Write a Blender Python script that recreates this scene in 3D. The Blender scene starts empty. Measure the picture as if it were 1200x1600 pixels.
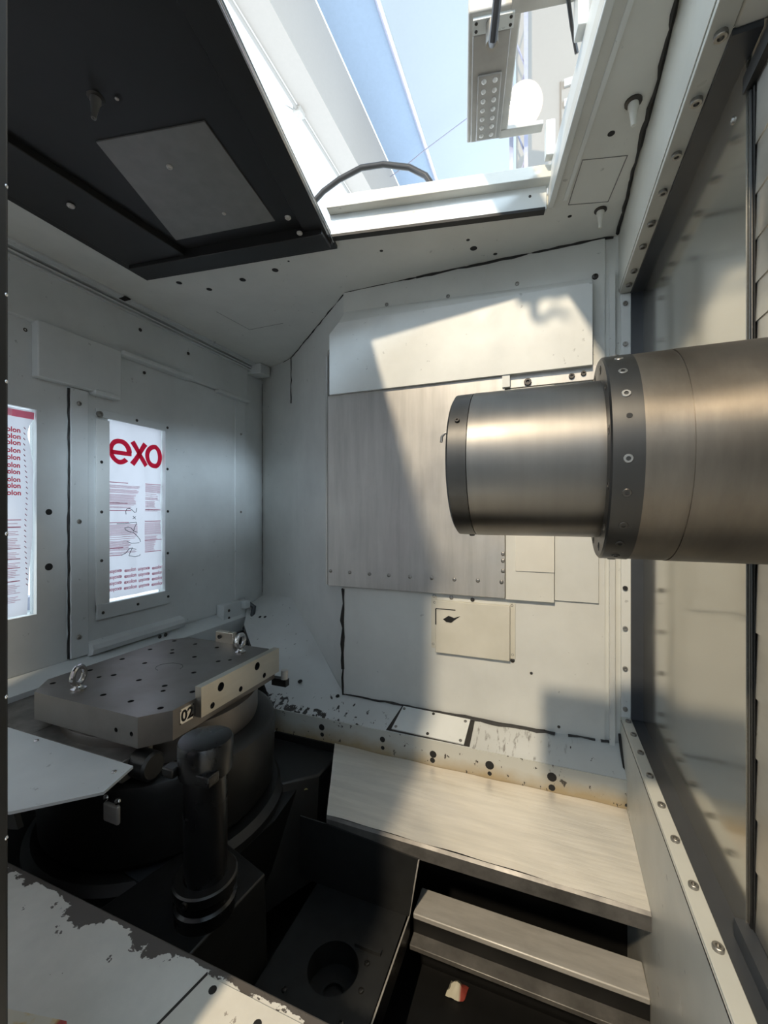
import bpy, bmesh, math, random
from mathutils import Vector, Matrix, Quaternion
random.seed(7)
SC = bpy.context.scene
COL = SC.collection
OZ = 1.5                      # height of the lens above the shop floor; all z below are measured from the lens

# ------------------------------------------------------------------ camera
cd = bpy.data.cameras.new('camera'); cam = bpy.data.objects.new('camera', cd); COL.objects.link(cam)
cd.sensor_fit = 'HORIZONTAL'; cd.sensor_width = 36; cd.lens = 19.5; cd.clip_start = 0.02; cd.clip_end = 100
cam.location = (0, 0, OZ); cam.rotation_euler = (math.pi/2, 0, math.radians(21.19))
SC.camera = cam

# ------------------------------------------------------------------ world, lamps, exposure
w = bpy.data.worlds.new('world'); SC.world = w; w.use_nodes = True
bg = w.node_tree.nodes['Background']; bg.inputs[0].default_value = (0.76, 0.88, 1.0, 1); bg.inputs[1].default_value = 1.25
def area_lamp(name, loc, target, size, power, color):
    l = bpy.data.lights.new(name, 'AREA'); l.shape = 'DISK'; l.size = size; l.energy = power; l.color = color
    o = bpy.data.objects.new(name, l); COL.objects.link(o)
    o.location = Vector(loc) + Vector((0, 0, OZ))
    o.rotation_euler = (Vector(target) - Vector(loc)).to_track_quat('-Z', 'Y').to_euler()
    return o
area_lamp('hall_lamp', (-0.62, -3.0, 3.5), (-0.3, 1.3, -0.4), 0.24, 130, (1.0, 0.83, 0.60))
area_lamp('hall_window_light', (6.5, -4.0, 4.3), (-1.0, 1.3, 0.5), 1.6, 360, (0.66, 0.83, 1.0))
SC.view_settings.view_transform = 'Standard'; SC.view_settings.look = 'None'
SC.view_settings.gamma = 1; SC.view_settings.use_curve_mapping = False
SC.view_settings.exposure = 1.15
SC.cycles.caustics_reflective = False; SC.cycles.caustics_refractive = False
SC.cycles.max_bounces = 10; SC.cycles.diffuse_bounces = 6

# ------------------------------------------------------------------ materials
class NT:
    def __init__(s, name):
        s.m = bpy.data.materials.new(name); s.m.use_nodes = True
        s.t = s.m.node_tree; s.n = s.t.nodes; s.p = s.n['Principled BSDF']
        g = s.n.new('ShaderNodeNewGeometry'); s.pos = g.outputs['Position']
    def link(s, a, b): s.t.links.new(a, b)
    def map(s, scale):
        m = s.n.new('ShaderNodeMapping'); m.inputs['Scale'].default_value = scale
        s.link(s.pos, m.inputs[0]); return m.outputs[0]
    def noise(s, scale, detail=4, rough=0.55, vec=None, dist=0):
        k = s.n.new('ShaderNodeTexNoise'); k.inputs['Scale'].default_value = scale
        k.inputs['Detail'].default_value = detail; k.inputs['Roughness'].default_value = rough
        k.inputs['Distortion'].default_value = dist
        s.link(vec if vec is not None else s.pos, k.inputs['Vector']); return k.outputs['Fac']
    def ramp(s, v, a, b, lo=0, hi=1):
        r = s.n.new('ShaderNodeMapRange'); r.clamp = True
        r.inputs[1].default_value = a; r.inputs[2].default_value = b; r.inputs[3].default_value = lo; r.inputs[4].default_value = hi
        s.link(v, r.inputs[0]); return r.outputs[0]
    def math(s, op, a, b=None):
        k = s.n.new('ShaderNodeMath'); k.operation = op
        for i, x in enumerate((a, b)):
            if x is None: continue
            if isinstance(x, (int, float)): k.inputs[i].default_value = x
            else: s.link(x, k.inputs[i])
        return k.outputs[0]
    def mix(s, f, a, b):
        k = s.n.new('ShaderNodeMix'); k.data_type = 'RGBA'
        if isinstance(f, (int, float)): k.inputs[0].default_value = f
        else: s.link(f, k.inputs[0])
        for i, x in ((6, a), (7, b)):
            if isinstance(x, tuple): k.inputs[i].default_value = (*x, 1)
            else: s.link(x, k.inputs[i])
        return k.outputs[2]
    def axis(s, i):
        k = s.n.new('ShaderNodeSeparateXYZ'); s.link(s.pos, k.inputs[0]); return k.outputs[i]
    def color(s, c):
        if isinstance(c, tuple): s.p.inputs['Base Color'].default_value = (*c, 1)
        else: s.link(c, s.p.inputs['Base Color'])
    def rough(s, r):
        if isinstance(r, (int, float)): s.p.inputs['Roughness'].default_value = r
        else: s.link(r, s.p.inputs['Roughness'])
    def bump(s, h, strength=0.2, dist=0.002):
        b = s.n.new('ShaderNodeBump'); b.inputs['Strength'].default_value = strength; b.inputs['Distance'].default_value = dist
        s.link(h, b.inputs['Height']); s.link(b.outputs[0], s.p.inputs['Normal'])

def paint(name, base, dark=None, chip=0.0, rough=0.42, streak=0.0, chipcol=(0.06, 0.05, 0.045)):
    t = NT(name); dark = dark or tuple(c*0.86 for c in base)
    c = t.mix(t.ramp(t.noise(3.5, 5, 0.6), 0.35, 0.7), base, dark)
    if streak:
        s = t.ramp(t.noise(1.0, 6, 0.65, t.map((14, 14, 2.2))), 0.55, 0.78, 0, streak)
        c = t.mix(s, c, tuple(x*0.55 for x in base))
    sp = t.ramp(t.noise(38, 3, 0.6), 0.70, 0.74, 0, 0.5)
    c = t.mix(sp, c, tuple(x*0.4 for x in base))
    if chip:
        m = t.ramp(t.noise(16, 6, 0.62), 1-chip, 1-chip+0.015)
        c = t.mix(m, c, chipcol)
    t.color(c); t.rough(t.ramp(t.noise(9, 4), 0.3, 0.7, rough-0.08, rough+0.1))
    t.bump(t.noise(160, 2), 0.08, 0.001)
    return t.m
def steel(name, base, rough=0.32, metal=1.0, grain=(4, 60, 60), dirt=0.25, dirtcol=None, contrast=0.12, bump=0.08, rv=1.0):
    t = NT(name); dirtcol = dirtcol or tuple(c*0.45 for c in base)
    g = t.noise(1.0, 5, 0.6, t.map(grain))
    c = t.mix(t.ramp(g, 0.3, 0.7), base, tuple(x*(1-contrast*2) for x in base))
    c = t.mix(t.ramp(t.noise(6, 6, 0.65), 0.5, 0.75, 0, dirt), c, dirtcol)
    t.color(c); t.p.inputs['Metallic'].default_value = metal
    t.rough(t.ramp(t.noise(7, 5), 0.3, 0.7, rough-0.06*rv, rough+0.12*rv)); t.bump(g, bump, 0.002)
    return t.m
def plain(name, base, rough=0.5, metal=0.0, var=0.15):
    t = NT(name)
    t.color(t.mix(t.ramp(t.noise(25, 4), 0.3, 0.7), base, tuple(c*(1-var) for c in base)))
    t.rough(rough); t.p.inputs['Metallic'].default_value = metal
    return t.m

M = {}
WHITE = (0.70, 0.71, 0.68)
M['wall'] = paint('wall_paint', WHITE, streak=0.10)
M['left'] = paint('left_wall_paint', (0.68, 0.71, 0.705), streak=0.10)
M['ceil'] = paint('ceiling_paint', (0.68, 0.68, 0.635))
M['panel'] = paint('panel_paint', (0.72, 0.72, 0.67), streak=0.06)
M['card'] = paint('cream_panel_paint', (0.76, 0.745, 0.68))
M['bright'] = paint('bright_panel_paint', (0.76, 0.78, 0.76), streak=0.05)
M['rail'] = paint('rail_paint', (0.66, 0.66, 0.60), rough=0.35)
M['black'] = plain('black_paint', (0.012, 0.012, 0.012), 0.5)
M['hatchgrey'] = plain('dull_grey_panel', (0.20, 0.195, 0.185), 0.35)
M['seal'] = plain('black_sealant', (0.012, 0.011, 0.010), 0.6)
M['rubber'] = plain('dark_rubber', (0.045, 0.05, 0.058), 0.35)
M['cast'] = plain('dark_cast_iron', (0.016, 0.0165, 0.0165), 0.40, 0.0, 0.4)
M['oily'] = steel('oily_black_steel', (0.009, 0.009, 0.0095), 0.25, 0.0, dirt=0.5, dirtcol=(0.02, 0.02, 0.02))
M['pit'] = plain('pit_grime', (0.006, 0.006, 0.006), 0.55, 0, 0.4)
M['tray'] = plain('dark_tray_paint', (0.020, 0.021, 0.0215), 0.45, 0.0, 0.35)
M['screw'] = plain('zinc_screw', (0.34, 0.33, 0.31), 0.35, 0.9)
M['darkscrew'] = plain('dark_screw', (0.07, 0.065, 0.06), 0.4, 0.7)
M['hole'] = plain('hole_dark', (0.006, 0.006, 0.006), 0.7)
M['chrome'] = plain('chrome', (0.62, 0.62, 0.62), 0.18, 1.0)
M['plate'] = steel('grey_steel_plate', (0.53, 0.515, 0.49), 0.42, 0.6, (34, 34, 3.2), 0.35, (0.62, 0.605, 0.575), 0.10, 0.03)
M['slide'] = steel('worn_slide_steel', (0.95, 0.90, 0.81), 0.34, 0.5, (4, 42, 42), 0.5, (0.74, 0.69, 0.61), 0.08, 1.0)
M['nose'] = steel('ground_steel', (0.165, 0.158, 0.148), 0.34, 1.0, (60, 5, 5), 0.12, None, 0.06, 0.05)
M['ring'] = steel('dark_ring_steel', (0.065, 0.064, 0.062), 0.36, 0.9, (60, 5, 5), 0.1, None, 0.05, 0.03)
M['quill'] = steel('stained_steel', (0.21, 0.185, 0.155), 0.34, 0.9, (35, 8, 8), 0.75, (0.12, 0.10, 0.08), 0.14, 0.06)
M['pallet'] = steel('pallet_steel', (0.25, 0.23, 0.215), 0.38, 0.85, (9, 9, 9), 0.25, None, 0.06, 0.03)
M['palletside'] = steel('locator_steel', (0.62, 0.58, 0.50), 0.30, 0.95, (8, 8, 40), 0.2, None, 0.05, 0.03)
M['sheet'] = steel('cover_sheet_steel', (0.60, 0.575, 0.51), 0.13, 0.9, (2, 2, 0.8), 0.15, (0.58, 0.55, 0.49), 0.04, 0.0, 0.25)
M['lamella'] = steel('lamella_steel', (0.58, 0.56, 0.52), 0.30, 0.95, (4, 4, 14), 0.35, (0.36, 0.35, 0.33), 0.10, 0.06)
M['bar'] = steel('pit_bar_steel', (0.62, 0.60, 0.56), 0.42, 0.3, (8, 40, 40), 0.35, None, 0.12, 0.1)
M['greasy'] = steel('greasy_plate', (0.22, 0.21, 0.195), 0.40, 0.4, (14, 14, 14), 0.6, (0.03, 0.028, 0.026), 0.25, 0.1)
M['tri'] = paint('grey_white_sheet', (0.76, 0.80, 0.80), streak=0.0)
M['lampbody'] = plain('lamp_body_paint', (0.55, 0.53, 0.49), 0.45)
M['lens'] = plain('lamp_lens', (0.40, 0.385, 0.36), 0.25)
M['led'] = plain('led_lens', (0.80, 0.79, 0.76), 0.2)
M['cable'] = plain('cable_sheath', (0.045, 0.045, 0.047), 0.3, 0.0)
M['roofwhite'] = plain('roof_sheet_white', (0.42, 0.465, 0.49), 0.6, 0, 0.02)
M['roofbright'] = plain('roof_sheet_bright', (0.82, 0.88, 0.90), 0.6, 0, 0.02)
M['roofblue'] = plain('roof_sheet_blue', (0.34, 0.435, 0.56), 0.6, 0, 0.06)
M['beam'] = plain('beam_paint', (0.46, 0.415, 0.365), 0.6, 0, 0.03)
M['cab'] = plain('cabinet_paint', (0.36, 0.335, 0.30), 0.5, 0, 0.02)
M['mast'] = plain('mast_paint', (0.40, 0.40, 0.50), 0.5)
M['red'] = plain('print_red', (0.62, 0.015, 0.05), 0.5, 0, 0.05)
M['pink'] = plain('print_pink', (0.52, 0.20, 0.26), 0.6, 0, 0.05)
M['faint'] = plain('print_faint', (0.62, 0.40, 0.46), 0.6, 0, 0.05)
M['ink'] = plain('pen_ink', (0.05, 0.05, 0.07), 0.6)
M['pinkband'] = plain('pink_tape', (0.80, 0.20, 0.27), 0.5, 0, 0.1)
M['yellow'] = plain('yellow_flake', (0.46, 0.40, 0.16), 0.6)

def special():
    # shelf lip: white paint rusting to ochre along its lower edge, with black chips
    t = NT('lip_paint'); z = t.axis(2)
    n = t.noise(9, 6, 0.6); h = t.math('ADD', z, t.math('MULTIPLY', t.math('SUBTRACT', n, 0.5), 0.08))
    c = t.mix(t.ramp(h, OZ-0.868, OZ-0.815, 0.85, 0), (0.58, 0.58, 0.53), (0.40, 0.29, 0.14))
    c = t.mix(t.ramp(t.noise(30, 6, 0.65, t.map((1.4, 1, 1))), 0.63, 0.645), c, (0.035, 0.028, 0.022))
    t.color(c); t.rough(0.4); M['lip'] = t.m
    # shelf top: same paint, chipped to black along the fold on its left half
    t = NT('shelf_paint'); x = t.axis(0); y = t.axis(1)
    edge = t.math('MULTIPLY', t.ramp(y, 1.385, 1.52, 1, 0), t.ramp(x, -1.05, -0.35, 1, 0))
    n = t.noise(26, 6, 0.62, t.map((1.6, 1, 1)))
    m = t.ramp(t.math('ADD', n, t.math('MULTIPLY', edge, 0.22)), 0.675, 0.69)
    c = t.mix(t.ramp(t.noise(4, 5), 0.35, 0.7), (0.62, 0.635, 0.62), (0.54, 0.55, 0.53))
    sc = t.math('MULTIPLY', t.ramp(t.noise(1.0, 4, 0.6, t.map((70, 18, 18))), 0.56, 0.66), t.math('MULTIPLY', t.ramp(x, -0.26, -0.22), t.ramp(x, 0.0, 0.12, 1, 0)))
    c = t.mix(t.math('MULTIPLY', sc, 0.75), c, (0.16, 0.145, 0.13))
    t.color(t.mix(m, c, (0.03, 0.026, 0.022))); t.rough(0.38); M['shelf'] = t.m
    # platform: white paint worn off to primer along its inner edge
    t = NT('platform_paint'); y = t.axis(1); x = t.axis(0)
    n = t.noise(11, 7, 0.62, t.map((0.8, 1, 1)))
    e = t.ramp(y, 0.40, 0.505, 0, 1)
    k = t.math('ADD', t.math('MULTIPLY', e, 0.5), n)
    m = t.ramp(k, 0.955, 0.965)
    m2 = t.ramp(t.noise(26, 5, 0.62), 0.665, 0.675)
    c = t.mix(t.ramp(t.noise(7, 6, 0.65), 0.35, 0.75), (0.78, 0.76, 0.70), (0.62, 0.61, 0.56))
    m3 = t.ramp(t.math('ADD', t.noise(30, 5, 0.6), t.math('MULTIPLY', t.ramp(y, 0.490, 0.5), 0.5)), 0.80, 0.82)
    c = t.mix(m2, c, (0.13, 0.11, 0.10)); c = t.mix(t.math('MAXIMUM', m, m3), c, (0.10, 0.088, 0.078))
    t.color(c); t.rough(0.5); t.bump(t.math('SUBTRACT', 1, m), 0.4, 0.001); M['platform'] = t.m
    t = NT('subplate_paint')
    c = t.mix(t.ramp(t.noise(8, 6, 0.65), 0.35, 0.75), (0.74, 0.71, 0.63), (0.60, 0.57, 0.50))
    c = t.mix(t.ramp(t.noise(45, 4, 0.6), 0.67, 0.69, 0, 0.7), c, (0.2, 0.16, 0.13))
    t.color(c); t.rough(0.5); M['subplate'] = t.m
    # chipped small hatch panel
    t = NT('chipped_panel_paint')
    c = t.mix(t.ramp(t.noise(6, 5), 0.3, 0.7), (0.68, 0.66, 0.58), (0.58, 0.56, 0.48))
    t.color(c); t.rough(0.4); M['hatchpanel'] = t.m
    # yellow and red painted door sill
    t = NT('sill_paint'); n = t.noise(22, 5, 0.6)
    c = t.mix(t.ramp(n, 0.45, 0.55), (0.72, 0.50, 0.14), (0.74, 0.68, 0.55))
    c = t.mix(t.ramp(t.axis(0), -0.538, -0.533), c, (0.42, 0.06, 0.05))
    t.color(c); t.rough(0.5); M['sill'] = t.m
    # white plastic film, lets daylight through
    t = NT('film_plastic'); t.color((0.80, 0.79, 0.81)); t.rough(0.25)
    tr = t.n.new('ShaderNodeBsdfTranslucent'); tr.inputs[0].default_value = (0.56, 0.54, 0.57, 1)
    mx = t.n.new('ShaderNodeMixShader'); mx.inputs[0].default_value = 0.62
    t.link(t.p.outputs[0], mx.inputs[1]); t.link(tr.outputs[0], mx.inputs[2])
    t.link(mx.outputs[0], t.n['Material Output'].inputs[0]); M['film'] = t.m
    # clear pane
    t = NT('clear_pane'); t.color((0.8, 0.8, 0.8)); t.rough(0.05)
    tp = t.n.new('ShaderNodeBsdfTransparent'); tp.inputs[0].default_value = (0.95, 0.97, 0.97, 1)
    mx = t.n.new('ShaderNodeMixShader'); mx.inputs[0].default_value = 0.95
    t.link(t.p.outputs[0], mx.inputs[1]); t.link(tp.outputs[0], mx.inputs[2]); t.link(mx.outputs[0], t.n['Material Output'].inputs[0]); M['glass'] = t.m
    # emitting flood lamp
    t = NT('floodlight_glow'); t.color((0.8, 0.7, 0.5))
    t.p.inputs['Emission Color'].default_value = (1.0, 0.80, 0.5, 1); t.p.inputs['Emission Strength'].default_value = 26; M['glow'] = t.m
special()
for k in ('red','pink','faint','pinkband'):
    m_ = M[k]; nt = m_.node_tree; p_ = nt.nodes['Principled BSDF']; tr_ = nt.nodes.new('ShaderNodeBsdfTranslucent'); mx_ = nt.nodes.new('ShaderNodeMixShader')
    mx_.inputs[0].default_value = 0.7; c_ = p_.inputs['Base Color'].links[0].from_socket
    nt.links.new(c_, tr_.inputs[0]); nt.links.new(p_.outputs[0], mx_.inputs[1]); nt.links.new(tr_.outputs[0], mx_.inputs[2])
    nt.links.new(mx_.outputs[0], nt.nodes['Material Output'].inputs[0])

# ------------------------------------------------------------------ mesh builder
class MB:
    def __init__(s, T=None): s.v = []; s.f = []; s.T = T
    def add(s, vs, fs):
        b = len(s.v)
        s.v += [s.T(*p) if s.T else tuple(p) for p in vs]
        s.f += [tuple(i+b for i in f) for f in fs]; return s
    def box(s, x0, x1, y0, y1, z0, z1):
        return s.add([(x0,y0,z0),(x1,y0,z0),(x1,y1,z0),(x0,y1,z0),(x0,y0,z1),(x1,y0,z1),(x1,y1,z1),(x0,y1,z1)],
                     [(0,3,2,1),(4,5,6,7),(0,1,5,4),(1,2,6,5),(2,3,7,6),(3,0,4,7)])
    def prism(s, a, b):       # two matching outlines joined
        n = len(a)
        return s.add(list(a)+list(b), [tuple(range(n))[::-1], tuple(range(n, 2*n))]+[(i, (i+1) % n, n+(i+1) % n, n+i) for i in range(n)])
    def poly(s, pts, z0, z1): return s.prism([(x,y,z0) for x,y in pts], [(x,y,z1) for x,y in pts])
    def polyX(s, pts, x0, x1): return s.prism([(x0,y,z) for y,z in pts], [(x1,y,z) for y,z in pts])
    def polyY(s, pts, y0, y1): return s.prism([(x,y0,z) for x,z in pts], [(x,y1,z) for x,z in pts])
    def lathe(s, o, d, prof, n=32):
        d = Vector(d).normalized(); o = Vector(o); u = d.orthogonal().normalized(); w = d.cross(u)
        vs = []; fs = []; m = len(prof)
        for i in range(n):
            a = 2*math.pi*i/n; e = u*math.cos(a)+w*math.sin(a)
            for t, r in prof: vs.append(tuple(o+d*t+e*max(r, 1e-5)))
        for i in range(n):
            j = (i+1) % n
            for k in range(m-1): fs.append((i*m+k, j*m+k, j*m+k+1, i*m+k+1))
        fs.append(tuple(i*m for i in range(n))[::-1]); fs.append(tuple(i*m+m-1 for i in range(n)))
        return s.add(vs, fs)
    def cyl(s, p, q, r, r1=None, n=16):
        L = (Vector(q)-Vector(p)).length
        return s.lathe(p, Vector(q)-Vector(p), [(0, r), (L, r if r1 is None else r1)], n)
    def tube(s, pts, r, n=8, closed=False):
        P = [Vector(p) for p in pts]; m = len(P); vs = []; fs = []
        u = None
        for i, p in enumerate(P):
            a = P[(i-1) % m] if (closed or i > 0) else p; b = P[(i+1) % m] if (closed or i < m-1) else p
            d = (b-a).normalized()
            if u is None: u = d.orthogonal().normalized()
            u = (u-d*u.dot(d)).normalized(); w = d.cross(u)
            for k in range(n):
                t = 2*math.pi*k/n; vs.append(tuple(p+(u*math.cos(t)+w*math.sin(t))*r))
        for i in range(m if closed else m-1):
            j = (i+1) % m
            for k in range(n): fs.append((i*n+k, i*n+(k+1) % n, j*n+(k+1) % n, j*n+k))
        if not closed: fs += [tuple(range(n))[::-1], tuple((m-1)*n+k for k in range(n))]
        return s.add(vs, fs)
    def mesh(s, name, mat, off, smooth=None):
        me = bpy.data.meshes.new(name)
        me.from_pydata([tuple(Vector(p)-off) for p in s.v], [], s.f)
        bm = bmesh.new(); bm.from_mesh(me); bmesh.ops.recalc_face_normals(bm, faces=bm.faces); bm.to_mesh(me); bm.free()
        me.materials.append(mat)
        if smooth: me.shade_smooth(); me.set_sharp_from_angle(angle=math.radians(smooth))
        return me
    def build(s, name, mat, parent=None, label=None, smooth=35, bevel=0):
        xs = [p[0] for p in s.v]; ys = [p[1] for p in s.v]; zs = [p[2] for p in s.v]
        off = Vector(((min(xs)+max(xs))/2, (min(ys)+max(ys))/2, min(zs)))
        o = bpy.data.objects.new(name, s.mesh(name, M[mat] if isinstance(mat, str) else mat, off, smooth)); COL.objects.link(o)
        if parent is not None:
            o.parent = parent; o.location = off-base(parent)
        else: o.location = off+Vector((0, 0, OZ))
        o['base'] = tuple(off)
        if label: o['label'] = label
        if bevel:
            b = o.modifiers.new('bevel', 'BEVEL'); b.width = bevel; b.segments = 2; b.limit_method = 'ANGLE'; b.angle_limit = math.radians(40)
        return o
def base(o): return Vector(o['base'])
def tag(o, label, cat=None, group=None, kind=None):
    o['label'] = label
    if cat: o['category'] = cat
    if group: o['group'] = group
    if kind: o['kind'] = kind
    return o
def thing(name, label, cat, loc, group=None, kind=None):
    o = bpy.data.objects.new(name, None); COL.objects.link(o); o.empty_display_size = 0.05
    o.location = Vector(loc)+Vector((0, 0, OZ)); o['base'] = tuple(loc)
    return tag(o, label, cat, group, kind)
def struct(name, mb, mat, label, cat, **k):
    return tag(mb.build(name, mat, **k), label, cat, kind='structure')
# shared screws: axis +Z, unit = head radius
def proto(fn):
    mb = MB(); fn(mb); return mb
def _button(mb): mb.lathe((0,0,-0.1), (0,0,1), [(0, 1), (0.25, 1), (0.5, 0.82), (0.62, 0.42), (0.40, 0.36), (0.40, 0)], 10)
def _hex(mb): mb.lathe((0,0,-0.1), (0,0,1), [(0, 1), (0.8, 1), (0.9, 0.9), (0.9, 0.5), (0.35, 0.5), (0.35, 0)], 12)
def _plug(mb): mb.lathe((0,0,-0.1), (0,0,1), [(0, 1), (0.14, 1), (0.16, 0.8), (0.11, 0)], 12)
PROTO = {}
for nm, fn in (('screw', _button), ('bolt', _hex), ('plug', _plug)): PROTO[nm] = proto(fn)
SM = {}
def stud(parent, pos, normal, r, mat='screw', kind='screw', name=None, label=None):
    key = (kind, mat)
    if key not in SM: SM[key] = PROTO[kind].mesh(kind+'_'+mat, M[mat], Vector((0,0,0)), 35)
    o = bpy.data.objects.new(name or kind, SM[key]); COL.objects.link(o); o.parent = parent
    o.location = Vector(pos)-base(parent); o.scale = (r, r, r); o.rotation_mode = 'QUATERNION'
    o.rotation_quaternion = Vector((0,0,1)).rotation_difference(Vector(normal).normalized())
    if label: o['label'] = label
    return o
def text_geo(body, size, align='LEFT', thick=0.0):
    c = bpy.data.curves.new('t', 'FONT'); c.body = body; c.size = size; c.align_x = align; c.offset = thick; c.resolution_u = 3
    o = bpy.data.objects.new('t', c); COL.objects.link(o)
    me = o.to_mesh(); vs = [tuple(v.co) for v in me.vertices]; fs = [tuple(p.vertices) for p in me.polygons]
    o.to_mesh_clear(); bpy.data.objects.remove(o); bpy.data.curves.remove(c)
    return vs, fs
TH = math.radians(10.5); CT, ST = math.cos(TH), math.sin(TH)
def HT(a, b, z): return (a*CT-b*ST, a*ST+b*CT, z)        # frame of the sliding door and roof opening, turned 10.5 degrees

# ================================================================== SETTING
# ---- ceiling
cp = [(-1.65,-0.1),(-1.365,-0.1),(-1.361,1.108),(-0.645,1.20),(0.0066,1.28),(0.217,0.145),(0.217,1.52),(-0.763,1.52),(-1.363,2.05),(-1.67,2.172)]
ceiling = struct('ceiling', MB().poly(cp, 0.88, 0.91), 'ceil', 'light grey painted ceiling of the machine enclosure around the roof opening', 'ceiling')
for x, y, r in [(-1.311,1.205,.011),(-1.238,1.283,.011),(-1.069,1.276,.012),(-.916,1.268,.012),(-.84,1.24,.004),(-.223,1.403,.012),(-.233,1.353,.006),(-.515,1.304,.006),(.143,1.093,.008),(.068,1.354,.006),(-.159,1.46,.007)]:
    stud(ceiling, (x,y,0.88), (0,0,-1), r, 'hole', 'plug')
MB().tube([(-1.347,1.438,.88),(-1.33,1.637,.88),(-1.14,1.638,.88)], .0012, 4).build('scored_line', 'hatchgrey', ceiling)
MB().tube([(.087,1.149,.88),(.189,1.174,.88),(.166,1.329,.88),(.062,1.302,.88)], .0016, 4, True).build('panel_joint', 'hatchgrey', ceiling)
MB(HT).box(.279,.289,.15,1.245,.876,.882).build('bead', 'bright', ceiling)
def bead(name, pts, r, parent, mat='seal', seed=1):
    rnd = random.Random(seed); out = []
    for i in range(len(pts)-1):
        a, b = Vector(pts[i]), Vector(pts[i+1]); n = max(2, int((b-a).length/0.03))
        for k in range(n): out.append((a.lerp(b, k/n)+Vector([rnd.uniform(-1,1)*r*0.5 for _ in range(3)]), r*rnd.uniform(0.5,1.3)))
    out.append((Vector(pts[-1]), r))
    mb = MB(); m = len(out)
    vs = []; fs = []
    for i, (p, q) in enumerate(out):
        d = (out[min(i+1,m-1)][0]-out[max(i-1,0)][0]).normalized(); u = d.orthogonal().normalized(); w_ = d.cross(u)
        for k in range(5):
            t = 2*math.pi*k/5; vs.append(tuple(p+(u*math.cos(t)+w_*math.sin(t))*q))
    for i in range(m-1):
        for k in range(5): fs.append((i*5+k, i*5+(k+1)%5, (i+1)*5+(k+1)%5, (i+1)*5+k))
    mb.add(vs, fs); return mb.build(name, mat, parent)
bead('sealant_bead', [(.20,1.498,.878),(-.45,1.498,.879)], .006, ceiling, seed=2)
bead('sealant_bead', [(-.45,1.498,.880),(-.75,1.5,.880),(-1.35,2.02,.880),(-1.46,2.08,.880)], .0035, ceiling, seed=3)
bead('sealant_bead', [(.213,.5,.879),(.213,1.2,.879),(.213,1.49,.879)], .006, ceiling, seed=4)

def nozzle(x, y, z, tilt, label, mat='card'):
    t = thing('coolant_nozzle', label, 'nozzle', (x,y,z), 'coolant nozzles in the roof')
    MB().lathe((x,y,z+.001),(0,0,-1),[(0,.017),(.004,.017),(.006,.013),(.006,0)],16).build('flange','darkscrew',t)
    d = Vector(tilt).normalized()
    MB().lathe((x,y,z),d,[(0,.010),(.012,.011),(.016,.009),(.040,.0055),(.050,.005),(.050,.003),(.045,.0)],14).build('spout',mat,t)
    return t
nozzle(.176,1.025,.88,(.02,.05,-1),'pale coolant nozzle in the roof nearest the upper right screw rail')
nozzle(.150,1.358,.88,(0,.1,-1),'pale coolant nozzle in the roof close to the back wall corner')

# ---- back wall
fp = [(.30,1.505),(-.755,1.505),(-1.356,2.03),(-1.65,2.152),(-1.70,2.21),(-1.34,2.09),(-.735,1.56),(.30,1.56)]
wall_back = struct('wall_back', MB().poly(fp, -1.0, .88), 'wall', 'light grey painted back wall of the machine enclosure with an angled left part', 'wall')
MB().box(-.755,.178,1.497,1.507,-.735,.878).build('wall_panel','wall',wall_back,'large painted panel behind the bolted plates')
MB().box(.190,.206,1.488,1.507,-.76,.76).build('bead','wall',wall_back)
bead('sealant_bead', [(-.757,1.497,-.31),(-.757,1.497,-.40),(-.757,1.497,-.63)], .007, wall_back, seed=5)
bead('sealant_bead', [(-.757,1.495,-.63),(-.757,1.495,-.73),(-.3,1.494,-.733),(.0,1.494,-.733)], .0042, wall_back, seed=6)
bead('sealant_bead', [(-.3,1.49,-.736),(.03,1.49,-.736)], .006, wall_back, seed=8)
bead('sealant_bead', [(.07,1.494,-.733),(.15,1.494,-.733)], .004, wall_back, seed=9)
bead('sealant_bead', [(.165,1.494,-.733),(.20,1.494,-.733)], .0065, wall_back, seed=10)
bead('sealant_bead', [(-1.352,2.02,.88),(-1.352,2.02,.62)], .003, wall_back, seed=11)
bead('sealant_bead', [(-1.645,2.145,.80),(-1.645,2.145,-.5)], .002, wall_back, 'hatchgrey', seed=12)
for x, z, m in [(-.382,-.311,'screw'),(-.38,-.332,'darkscrew'),(-.385,-.486,'darkscrew'),(-.107,-.322,'darkscrew'),(-.105,-.491,'screw'),(-.105,-.512,'darkscrew'),(-.242,-.313,'darkscrew'),(-.318,-.311,'screw')]:
    stud(wall_back, (x,1.497,z), (0,-1,0), .0075, m)
for x, z, r in [(-.044,-.547,.005),(.122,-.137,.012),(.042,-.713,.005),(.15,.759,.010)]:
    stud(wall_back, (x,1.497,z), (0,-1,0), r, 'darkscrew', 'screw')
# strips either side of the small access plate
for x0, x1, z0, z1 in [(-.392,-.372,-.50,-.31),(-.115,-.096,-.505,-.315)]:
    MB().box(x0,x1,1.4935,1.5,z0,z1).build('mounting_strip','hatchpanel',wall_back)
# block and hardware under the cover's right end
MB().box(-.12,.16,1.485,1.5,.425,.47).build('backing_bar','plate',wall_back)
MB().box(-.137,-.112,1.468,1.5,.425,.475).build('white_block','bright',wall_back)
for x, z, r in [(-.055,.438,.012),(.08,.442,.009),(.115,.447,.008)]: stud(wall_back,(x,1.485,z),(0,-1,0),r,'darkscrew','bolt')

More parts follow.
